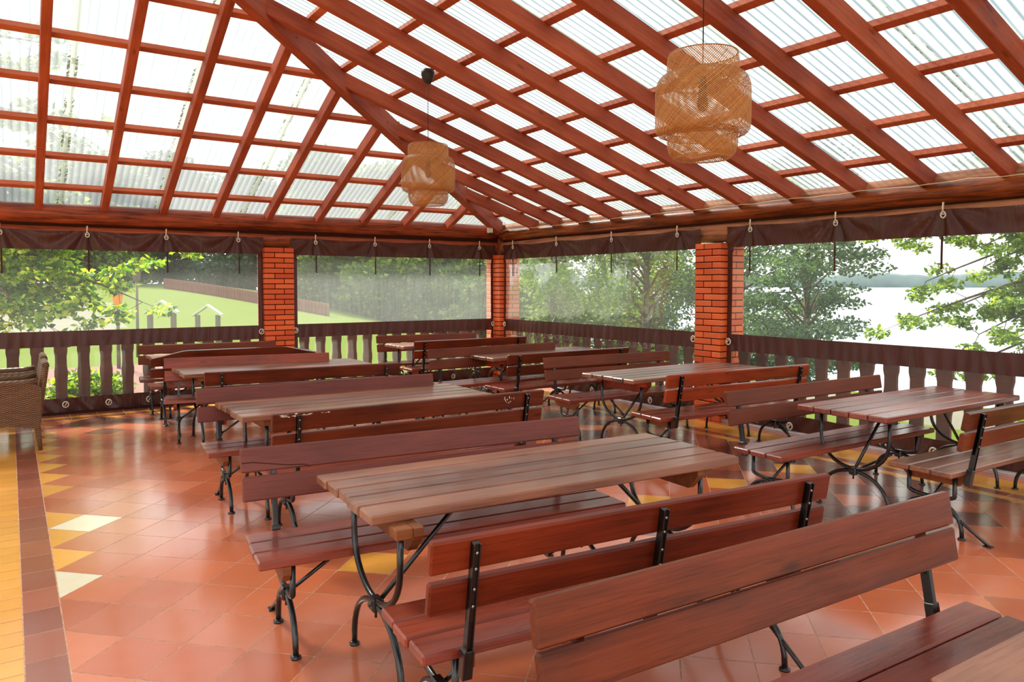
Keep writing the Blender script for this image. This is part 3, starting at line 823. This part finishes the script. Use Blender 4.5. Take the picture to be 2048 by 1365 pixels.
def board_marks(o, name, polys, mat, front=True):
    """thin marks lying on the upper back board"""
    Mx = Matrix.Translation((0, .225, .60)) @ Matrix.Rotation(-radians(10), 4, 'X')
    board = [c for c in o.children if c.name.startswith('back_board')][-1]
    for poly in polys:
        y0, y1 = (-.0012, .002) if front else (.032, .0352)
        mb = MB(); mb.prism(poly, 'y', y0, y1); mb.v = [tuple(Mx @ Vector(p)) for p in mb.v]
        mb.obj(name, mat, board)
by_label = lambda t: [p[0] for p in placements if p[0].get('label', '').startswith(t)][0]
cr = [(-.95, .186), (-.90, .187), (-.82, .172), (-.74, .158), (-.66, .152), (-.63, .140)]
board_marks(by_label('bench with cracked mauve'), 'crack', [[(x, z) for x, z in cr] + [(x, z - .004) for x, z in cr[::-1]]], M['mortar'])
rp = random.Random(8); chips = []
for k in range(16):
    x = .90 - .30 * rp.random() ** 1.3; z = .252 - .02 * rp.random(); w = rp.uniform(.004, .03); h_ = rp.uniform(.001, .004)
    chips.append([(x - w, z), (x - w * .3, z + h_), (x + w, z + h_ * .3), (x + w * .2, z - h_)])
for k in range(10):
    x = -.62 - .10 * rp.random(); z = .235 - .06 * rp.random(); w = rp.uniform(.002, .005); h_ = rp.uniform(.004, .012)
    chips.append([(x - w, z), (x, z + h_), (x + w, z), (x, z - h_)])
board_marks(by_label('dark bench facing away, peeled'), 'paint_chip', chips, M['fitting'], False)
near_table = [p[0] for p in placements if p[0].get('label', '').startswith('large near table')][0]
for ch in near_table.children:     # its left frame stands nearer the end and the front
    if ch.name.startswith('tabletop'): continue
    mx = ch.location.x + sum(v[0] for v in ch.bound_box) / 8
    if mx < 0: ch.location.x -= .085; ch.location.y -= .125
for pl in placements:
    if len(pl) == 3: mats(pl[0], board=pl[1], seat=pl[2])
    else: mats(pl[0], top=pl[3], bearer=pl[4])

# ------------------------------------------------------------------ pendant lamps
def ribbons(prof, n, turns, w, steps=26, sgn=1, rad_off=0.0):
    """helical bamboo strips over a surface of revolution given by prof [(r,z)]"""
    L = [0]
    for i in range(1, len(prof)): L.append(L[-1] + sqrt((prof[i][0] - prof[i - 1][0]) ** 2 + (prof[i][1] - prof[i - 1][1]) ** 2))
    def at(t):
        s = t * L[-1]
        for i in range(1, len(prof)):
            if s <= L[i] or i == len(prof) - 1:
                k = (s - L[i - 1]) / max(1e-9, L[i] - L[i - 1]); return (prof[i - 1][0] + (prof[i][0] - prof[i - 1][0]) * k, prof[i - 1][1] + (prof[i][1] - prof[i - 1][1]) * k)
    mb = MB()
    for k in range(n):
        V = []; a0 = 2 * pi * k / n
        for i in range(steps + 1):
            t = i / steps; r, z = at(t); r += rad_off; da = w / r / 2
            a = a0 + sgn * turns * 2 * pi * t
            V.append((r * cos(a - da), r * sin(a - da), z)); V.append((r * cos(a + da), r * sin(a + da), z))
        mb.add(V, [(2 * i, 2 * i + 1, 2 * i + 3, 2 * i + 2) for i in range(steps)], None, True)
    return mb
def rnd_prof(pts, k=5):
    out = [pts[0]]
    for i in range(1, len(pts) - 1):
        a, b, c = Vector(pts[i - 1]), Vector(pts[i]), Vector(pts[i + 1]); r = .025
        p = b + (a - b).normalized() * min(r, (a - b).length / 2); q = b + (c - b).normalized() * min(r, (c - b).length / 2)
        for j in range(k + 1):
            t = j / k; v = p * (1 - t) ** 2 + b * 2 * t * (1 - t) + q * t * t; out.append((v.x, v.y))
    return out + [pts[-1]]
def lamp(label):
    root = empty('pendant_lamp')
    tiers = [([(.178, .0), (.185, -.012), (.188, -.04), (.188, -.115), (.183, -.16)], 88, .13, .0056),
             ([(.178, -.100), (.200, -.106), (.222, -.120), (.238, -.142), (.247, -.168), (.250, -.20), (.250, -.36), (.249, -.39), (.243, -.412), (.228, -.428), (.196, -.436)], 112, .30, .0060),
             ([(.182, -.405), (.186, -.45), (.184, -.49), (.172, -.528), (.145, -.553)], 88, .15, .0056)]
    for i, (pf, n, tn, w) in enumerate(tiers):
        a = ribbons(pf, n, tn, w, 34, 1, .0); b = ribbons(pf, n, tn, w, 34, -1, .0015)
        off = len(a.v); a.v += b.v; a.f += [[x + off for x in f] for f in b.f]; a.r += b.r; a.c += b.c; a.smooth += b.smooth
        for (r, z) in (pf[0], pf[-1]):
            a.tube([((r + .002) * cos(t), (r + .002) * sin(t), z) for t in [2 * pi * j / 48 for j in range(49)]], .0035, 6, False)
        a.obj('shade_tier' if i < 3 else 'inner_shade', M['bamboo'], root, fix=False)
    MB().lathe([(0, -.12), (.018, -.12), (.022, -.17), (.022, -.22), (.028, -.235), (.03, -.27), (.018, -.30), (0, -.305)], 16).obj('bulb_holder', M['cord'], root)
    sp = MB()
    for k in range(3):
        a = 2 * pi * k / 3 + .4; sp.tube([(.0, 0, -.13), (.186 * cos(a), .186 * sin(a), -.02)], .0025, 5)
    sp.obj('spider_wire', M['cord'], root)
    return tag(root, label, 'lamp', 'woven bamboo pendant lamps')
la = lamp('large looking woven bamboo pendant lamp hanging at the upper right')
lb = copy_tree(la); lb['label'] = 'smaller looking woven bamboo pendant lamp hanging before the far corner'
la.location = (3.107, 2.777, 2.875); lb.location = (3.47, 6.63, 3.025); lb.scale = (1.06, 1.06, 1.06)
zA = zR(3.107) - .16 - 2.875; zB = (zR(3.47) - .16 - 3.025) / 1.06
for r_, z_ in ((la, zA), (lb, zB)):
    MB().tube([(0, 0, -.13), (0, 0, z_ - .02)], .0035, 6).obj('cord', M['cord'], r_)
    MB().lathe([(0, z_ - .125), (.028, z_ - .12), (.05, z_ - .085), (.062, z_ - .04), (.06, z_ + .005), (0, z_ + .005)], 24).obj('ceiling_cup', M['cup'], r_)

# ------------------------------------------------------------------ wicker armchairs (seen from the right side, facing left)
def make_chair():
    root = empty('wicker_armchair')
    # local: +x to the back of the chair, y across
    W = .60
    def side(y0, y1):
        # skirt with an arched lower edge
        poly = []
        for i in range(13):
            t = i / 12; x = -.50 + .70 * t; poly.append((x, .215 + .055 * sin(pi * t)))
        poly += [(.225, .21), (.245, .62), (.19, .665), (-.46, .655), (-.52, .62)]
        return MB().prism(poly, 'y', y0, y1)
    side(-W / 2, -W / 2 + .055).obj('side_panel', M['wicker'], root); side(W / 2 - .055, W / 2).obj('side_panel', M['wicker'], root)
    for s in (-1, 1):
        y = s * (W / 2 - .027)
        MB().tube([(-.52, y, .30), (-.525, y, .60), (-.49, y, .665), (-.30, y, .672), (.10, y, .675), (.21, y, .69)], .034, 10).obj('armrest', M['wicker'], root)
    # back: leans backwards, rounded top
    b = MB(); Mx = Matrix.Translation((.165, 0, .22)) @ Matrix.Rotation(radians(8.0), 4, 'Y')
    b.box(-.0, .062, -W / 2 + .02, W / 2 - .02, 0, .625, .024, Mx)
    b.tube([Mx @ Vector((.031, y, .628)) for y in (-W / 2 + .03, -.1, .1, W / 2 - .03)], .034, 10)
    b.obj('backrest', M['wicker'], root)
    MB().box(-.50, .18, -W / 2 + .05, W / 2 - .05, .25, .42, .03).obj('seat', M['wicker'], root)
    MB().box(-.505, -.47, -W / 2 + .05, W / 2 - .05, .23, .40, .015).obj('front_panel', M['wicker'], root)
    for (x, s) in ((-.47, -1), (-.47, 1), (.20, -1), (.20, 1)):
        MB().tube([(x + (.0), s * (W / 2 - .03), .26), (x + (.025 if x > 0 else -.02), s * (W / 2 - .03), .0)], [.030, .019], 8).obj('leg', M['wicker'], root)
    return root
ch1 = make_chair(); ch1.location = (.0, 8.98, .003); tag(ch1, 'brown wicker armchair at the left edge, the nearer of the two', 'chair', 'wicker armchairs')
ch2 = copy_tree(ch1); ch2.location = (.015, 9.80, .003); ch2['label'] = 'brown wicker armchair half hidden behind the nearer one'

# ------------------------------------------------------------------ outdoors
rg_ = np.random.default_rng(5)
def ss(x, a, b):
    t = np.clip((x - a) / (b - a), 0, 1); return t * t * (3 - 2 * t)
def hgt(x, y):
    g = -.45 + 0 * x
    g = g + 2.2 * ss(y, 24, 58) * (1 - ss(x, 9, 34)) - 3.9 * ss(x, 12, 34) - 1.0 * ss(x, 30, 60)
    g = g + 1.2 * ss(-x, 5, 40) * ss(y, 14, 40)
    return g
xs = np.concatenate([np.linspace(-60, -10, 26), np.linspace(-9, 60, 140), np.linspace(62, 120, 20)]); ys = np.concatenate([np.linspace(-60, -5, 20), np.linspace(-4, 70, 150), np.linspace(72, 160, 30)])
gm = MB(); nx, ny = len(xs), len(ys); XX, YY = np.meshgrid(xs, ys, indexing='ij'); ZZ = hgt(XX, YY)
inside = (XX > -7.4) & (XX < 7.5) & (YY < 11.5) & (YY > -3.1); ZZ = np.where(inside, -.6, ZZ)
gm.v = np.stack([XX, YY, ZZ], -1).reshape(-1, 3).tolist()
LAWN = c3(84, 98, 30); PAVE = c3(122, 90, 84); ROAD = c3(112, 108, 96); EARTH = c3(96, 84, 60); SHRUB = c3(62, 76, 40)
for i in range(nx - 1):
    for k in range(ny - 1):
        a = i * ny + k; gm.f.append((a, a + ny, a + ny + 1, a + 1)); gm.r.append(0.0); gm.smooth.append(True)
        x, y = (xs[i] + xs[i + 1]) / 2, (ys[k] + ys[k + 1]) / 2
        c = LAWN
        if y > 11.2 and y < 22 and x < .15 * y + .4: c = PAVE
        if x < .11 * y and 31 < y < 42: c = ROAD
        if x > 11.2 and x < 13.2 and y < 12: c = ROAD
        if x > 26: c = EARTH
        if y > 52 and x < 40: c = SHRUB
        gm.c.append(c)
tag(gm.obj('lawn', M['ground'], fix=False), kind='structure')
wa = MB().add([(14, -400, -4.25), (6000, -4000, -4.25), (6000, 6000, -4.25), (14, 900, -4.25)], [(0, 1, 2, 3)])
tag(wa.obj('lake', M['water'], fix=False), kind='structure')

def leaves(centers, radii, counts, size, palette, seed, droop=0.0, flat=.6):
    """leaf blades as folded quads scattered through ellipsoids"""
    r = np.random.default_rng(seed); V = []; C = []
    for c, rad, n in zip(centers, radii, counts):
        u = r.normal(size=(n, 3)); u /= np.linalg.norm(u, axis=1)[:, None]; u *= (r.random(n) ** .45)[:, None]
        P = np.array(c) + u * np.array(rad)
        a = r.normal(size=(n, 3)); a[:, 2] *= flat; a[:, 2] -= droop; a /= np.linalg.norm(a, axis=1)[:, None]
        b = np.cross(a, r.normal(size=(n, 3))); b /= np.linalg.norm(b, axis=1)[:, None]
        s = size * r.uniform(.6, 1.3, n)[:, None]
        q = np.stack([P, P + a * s * .5 + b * s * .28, P + a * s, P + a * s * .5 - b * s * .28], 1)
        V.append(q.reshape(-1, 3))
        base = np.array([palette[i][:3] for i in r.integers(0, len(palette), n)])
        k = r.uniform(.75, 1.2, n)[:, None]
        C.append(np.clip(base * k, 0, 1))
    V = np.concatenate(V); C = np.concatenate(C); return V, C
def leaf_obj(name, V, C, parent=None, mat='leaf'):
    n = len(V) // 4; me = bpy.data.meshes.new(name)
    me.vertices.add(len(V)); me.vertices.foreach_set('co', V.astype(np.float32).ravel())
    me.loops.add(4 * n); me.loops.foreach_set('vertex_index', np.arange(4 * n, dtype=np.int32))
    me.polygons.add(n); me.polygons.foreach_set('loop_start', np.arange(0, 4 * n, 4, dtype=np.int32)); me.polygons.foreach_set('loop_total', np.full(n, 4, dtype=np.int32))
    ac = me.attributes.new('tint', 'FLOAT_COLOR', 'FACE'); ac.data.foreach_set('color', np.concatenate([C, np.ones((n, 1))], 1).astype(np.float32).ravel())
    me.update(calc_edges=True); me.materials.append(M[mat])
    o = bpy.data.objects.new(name, me); COL.objects.link(o)
    if parent is not None: o.parent = parent
    return o
MAPLE = [c3(156, 190, 40), c3(118, 160, 36), c3(204, 214, 84), c3(52, 92, 28), c3(84, 128, 34)]
FOREST = [c3(98, 124, 60), c3(120, 144, 66), c3(80, 108, 60), c3(140, 158, 70)]
DARK = [c3(68, 92, 74), c3(82, 106, 82), c3(94, 116, 80), c3(56, 80, 66)]
OAK = [c3(100, 128, 56), c3(120, 146, 62), c3(82, 108, 52), c3(146, 166, 72)]
def tree(base, height, crown, n, size, pal, seed, label, group=None, kind='tree', trunk=.18, lean=(0, 0), blobs=16, crown_low=.3, flat=.5):
    r = random.Random(seed); bx, by = base; bz = float(hgt(np.array(float(bx)), np.array(float(by)))) - .1
    root = empty('tree', (bx, by, bz))
    top = Vector((lean[0], lean[1], height))
    tr = MB(); tr.tube([(0, 0, 0), top * .3 + Vector((.05, .05, 0)), top * .6, top * .92], [trunk, trunk * .8, trunk * .5, trunk * .12], 10)
    cs, rs, ns = [], [], []
    for i in range(blobs):
        t = crown_low + (1 - crown_low) * (i + .5) / blobs; w = crown * (sin(pi * min(1, (t - crown_low) / (1 - crown_low) * .85 + .12))) 
        a = r.uniform(0, 2 * pi); d = w * r.uniform(.25, .95)
        c = top * t + Vector((cos(a) * d, sin(a) * d, r.uniform(-.3, .3)))
        rr = crown * r.uniform(.30, .50); cs.append(tuple(c)); rs.append((rr, rr, rr * flat)); ns.append(int(n / blobs))
        tr.tube([top * max(.15, t - .12), (top * t + c) / 2 + Vector((0, 0, -.1)), c], [trunk * .3, trunk * .16, trunk * .05], 6)
    tr.obj('trunk', M['bark'], root)
    V, C = leaves(cs, rs, ns, size, pal, seed); leaf_obj('foliage', V, C, root)
    return tag(root, label, kind, group)
rt = random.Random(21)
# forest behind the hill, seen through the two left panels and the corner panel
k = 0
for (x, y, h_, cr, pal, lab) in [
    (-4, 60, 9.5, 4.6, FOREST, 'tall tree at the far left on the hill behind the playground'),
    (3.5, 66, 10, 5, DARK, 'bluish tree on the hill between two other trees in the left window'),
    (10.5, 64, 9.5, 5, DARK, 'dark tree top above the playground frames'),
    (6, 62, 9, 5, FOREST, 'broad tree on the hill behind the brown fence'),
    (15.5, 60, 8.5, 5, DARK, 'dark tree behind the fence at the left of the brick pillar'),
    (23, 56, 8.5, 4.6, FOREST, 'tree seen just left of the left brick pillar beyond the fence'),
    (16.2, 46, 9.5, 3.8, FOREST, 'pale green tree just right of the left brick pillar'),
    (19, 42, 9, 3.8, OAK, 'light green tree at the left part of the scratched window'),
    (25, 47, 10.5, 4.2, DARK, 'dark bluish tree in the middle of the scratched left window'),
    (23.5, 37, 9, 3.4, OAK, 'yellow green tree at the right part of the scratched left window'),
    (30, 41, 10.5, 4, FOREST, 'tree behind the far corner pillar'),
    (31, 51, 12, 4.6, FOREST, 'tall tree filling the back of the scratched left window'),
    (18.6, 24.6, 7.8, 3.2, FOREST, 'tree at the left part of the window right of the corner'),
    (21.8, 22.4, 8.0, 3.2, OAK, 'light green tree in the middle of the window right of the corner'),
    (24.3, 19.6, 8.2, 3.2, DARK, 'dark tree at the right part of the window right of the corner'),
    (28.5, 29, 10, 4.0, DARK, 'dark tree on the shore behind the corner window'),
    (19.0, 13.0, 7.4, 2.4, DARK, 'dark layered tree at the left of the lake window')]:
    k += 1
    lake = lab.endswith('lake window')
    tree((x, y), h_, cr, 22000 if lake else (13000 if 18 < y < 26 else 30000), .36 if y > 35 else (.13 if lake else .19), pal, 100 + k, lab, 'trees beyond the terrace', blobs=60 if lake else 44, crown_low=.04, trunk=.13 if lake else .2, flat=.24 if lake else .5)

# maple by the left end, its branches hang over the curtain
def branch_tree(base, bz, trunk_pts, twigs, n_leaf, size, pal, seed, label, trad=.16, spread=.28):
    root = empty('tree', (base[0], base[1], bz)); r = random.Random(seed); tr = MB(); B = Vector((base[0], base[1], bz))
    tr.tube([Vector(p) - B for p in trunk_pts], [trad * (1 - .8 * i / (len(trunk_pts) - 1)) for i in range(len(trunk_pts))], 10)
    cs, rs, ns = [], [], []
    for (p, q) in twigs:
        P, Q = Vector(p) - B, Vector(q) - B; mid = (P + Q) / 2 + Vector((0, 0, .15 * (Q - P).length * .5))
        pts = []
        for i in range(9):
            t = i / 8; pts.append(P * (1 - t) ** 2 + mid * 2 * t * (1 - t) + Q * t * t)
        tr.tube(pts, [.045 * (1 - .85 * i / 8) for i in range(9)], 6)
        for i in range(2, 9):
            for j in range(2):
                o = Vector((r.uniform(-1, 1), r.uniform(-1, 1), r.uniform(-.9, .5))) * spread * 1.6
                c = pts[i] + o; tr.tube([pts[i], c], [.006, .003], 4)
                cs.append(tuple(c)); rs.append((spread, spread, spread * .42)); ns.append(n_leaf)
    tr.obj('trunk', M['bark'], root)
    V, C = leaves(cs, rs, ns, size, pal, seed, droop=.25); leaf_obj('foliage', V, C, root, 'leaf_thin')
    return tag(root, label, 'tree')
rb = random.Random(4)
tw = []
for i in range(16):
    a = i / 15; tw.append(((-1.2 + rb.uniform(-.3, .3), 14.6, 3.2 + rb.uniform(-1.2, 1.2)), (-.2 + 1.6 * rb.random(), 14.0 + rb.uniform(-1.0, 1.2), .95 + 1.9 * rb.random())))
tw += [((-1.0, 14.6, 3.4), (3.0, 15.2, 2.35)), ((-.8, 14.6, 3.0), (1.9, 15.2, 2.25)), ((-1, 14.6, 2.4), (1.9, 14.2, 1.35)), ((-1.0, 14.4, 4.4), (.9, 12.9, 4.0)), ((-1.4, 14.4, 4.8), (-.5, 12.8, 4.4)), ((-1.2, 14.4, 5.4), (.6, 13.8, 5.4))]
branch_tree((-1.6, 14.8), -.45, [(-1.6, 14.8, -.5), (-1.5, 14.8, 1.5), (-1.2, 14.6, 3.4), (-1.0, 14.5, 6.0)], tw, 58, .125, MAPLE, 31, 'sunlit maple whose leafy branches fill the left window', .14, .26)
# oak whose branches reach in from the right over the lake
tw = []
for (qx, qy, qz) in [(11.2, 6.55, 2.6), (11.4, 6.2, 2.25), (11.6, 5.9, 1.7), (11.4, 6.0, 2.9), (11.2, 6.1, 1.05), (11.6, 5.6, 1.25), (11.4, 5.4, 2.6), (11.2, 4.9, 2.2), (11.4, 4.5, 1.6), (11.3, 4.4, 2.8), (11.3, 5.0, .95), (11.0, 4.4, .95), (12.2, 5.8, 3.3), (12.2, 4.6, 3.6), (11.4, 4.9, 3.0), (11.6, 5.1, 1.9), (11.3, 4.7, 1.3), (11.0, 5.2, 2.8), (11.5, 4.3, 2.3), (11.2, 4.5, .5), (11.3, 5.3, .4), (11.6, 4.2, 1.9)]:
    tw.append(((12.6, 2.6 + .2 * qz, 1.4 + .8 * qz), (qx, qy, qz)))
branch_tree((12.8, 2.2), -.6, [(12.8, 2.2, -.7), (12.8, 2.3, 1.2), (12.6, 2.6, 3.0), (12.4, 3.0, 5.4)], tw, 95, .085, OAK, 41, 'oak whose branches reach in from the right over the lake', .2, .2)
# low shrubs below
for i, (x, y, s_, lab) in enumerate([(1.1, 15.2, .5, 'small green shrub outside the left balustrade'), (9.9, 3.6, .5, 'leafy bush outside the right end balustrade'), (-.4, 14.2, .6, 'bright green shrub behind the wicker chairs')]):
    z = float(hgt(np.array(float(x)), np.array(float(y))))
    root = empty('shrub', (x, y, z)); V, C = leaves([(0, 0, s_ * .6), (s_ * .6, .2, s_ * .4), (-s_ * .5, -.1, s_ * .45)], [(s_, s_, s_ * .6)] * 3, [900] * 3, .10, MAPLE, 60 + i); leaf_obj('foliage', V, C, root)
    st = MB()
    for j in range(6): st.tube([(0, 0, -.05), (rb.uniform(-.3, .3), rb.uniform(-.3, .3), s_ * .8)], [.012, .004], 5)
    st.obj('stem', M['bark'], root); tag(root, lab, 'shrub')

# far shore
fs = MB(); n = 160; V = []
rr = random.Random(9)
for i in range(n + 1):
    a = radians(-5 + 75 * i / n); R = 2300; hh = 27 + 5 * sin(i * .35) + 3 * rr.random() + 6 * sin(i * .09 + 2)
    for (rad, z) in ((R, -4.3), (R + 15, hh * .8), (R + 60, hh), (R + 400, hh * .9)): V.append((rad * cos(a), rad * sin(a), z))
fs.add(V, [(4 * i + j, 4 * i + 4 + j, 4 * i + 5 + j, 4 * i + 1 + j) for i in range(n) for j in range(3)], None, True)
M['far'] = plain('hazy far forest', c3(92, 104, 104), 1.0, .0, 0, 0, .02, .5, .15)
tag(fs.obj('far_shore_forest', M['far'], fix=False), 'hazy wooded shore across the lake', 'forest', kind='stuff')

# hill fence, playhouses, street lamps
def at(px, Y, z): # plan position of a picture column at depth row Y (used once, to read positions off)
    az = radians(56) - atan2(px - 1024, 1490 * 1.0); return Y / tan(az)
fr = empty('garden_fence', (0, 0, 0)); p0 = Vector((at(330, 50, 0), 50, 0)); p1 = Vector((at(655, 36, 0), 36, 0)); nn = 60
for i in range(nn):
    p = p0.lerp(p1, i / (nn - 1)); z = float(hgt(np.array(p.x), np.array(p.y))); L = (p1 - p0).length / nn
    o = MB().box(-L * .46, L * .46, -.03, .03, -.1, .62, .01).obj('fence_board', M['fence'], fr); o.location = (p.x, p.y, z); o.rotation_euler = (0, 0, atan2(p1.y - p0.y, p1.x - p0.x))
tag(fr, 'reddish brown fence running along the hill below the trees', 'fence')
def playhouse(px, Y, w, hp, label):
    x = at(px, Y, 0); z = float(hgt(np.array(x), np.array(float(Y)))); root = empty('playhouse_frame', (x, Y, z), radians(-34))
    for s in (-1, 1):
        MB().box(s * w / 2 - .07, s * w / 2 + .07, -.07, .07, -.1, hp, .01).obj('post', M['post'], root)
        MB().prism([(s * (w / 2 + .15), hp - .05), (0, hp + w * .42), (0, hp + w * .42 + .08), (s * (w / 2 + .15), hp + .03)][::s], 'y', -.12, .12).obj('roof_board', M['playhouse'], root)
    MB().box(-w / 2, w / 2, -.04, .04, .25, .42, .01).obj('rail', M['playhouse'], root)
    tag(root, label, 'playhouse', 'playground house frames')
playhouse(323, 26, .75, 1.2, 'pale roofed wooden play frame on the lawn, the left one')
playhouse(415, 28, .72, .95, 'brighter roofed wooden play frame on the lawn, nearer the brick pillar')
def lantern(px, Y, hz, glow, label):
    x = at(px, Y, 0); z = float(hgt(np.array(x), np.array(float(Y)))); root = empty('street_lamp', (x, Y, z))
    MB().tube([(0, 0, -.1), (0, 0, hz)], [.05, .035], 8).obj('pole', M['post'], root)
    MB().lathe([(.05, hz), (.09, hz + .05), (.13, hz + .32)], 8).obj('glass', M['lantern' if glow else 'post'], root)
    MB().lathe([(.17, hz + .32), (.10, hz + .42), (.02, hz + .52), (0, hz + .55)], 8).obj('lantern_roof', M['post'], root)
    tag(root, label, 'lamp', 'street lamps on the lawn')
lantern(235, 21, 1.55, True, 'old style street lamp with amber glass outside the left window')
lantern(274, 24, 2.2, False, 'taller thin street lamp outside the left window, right of the amber one')
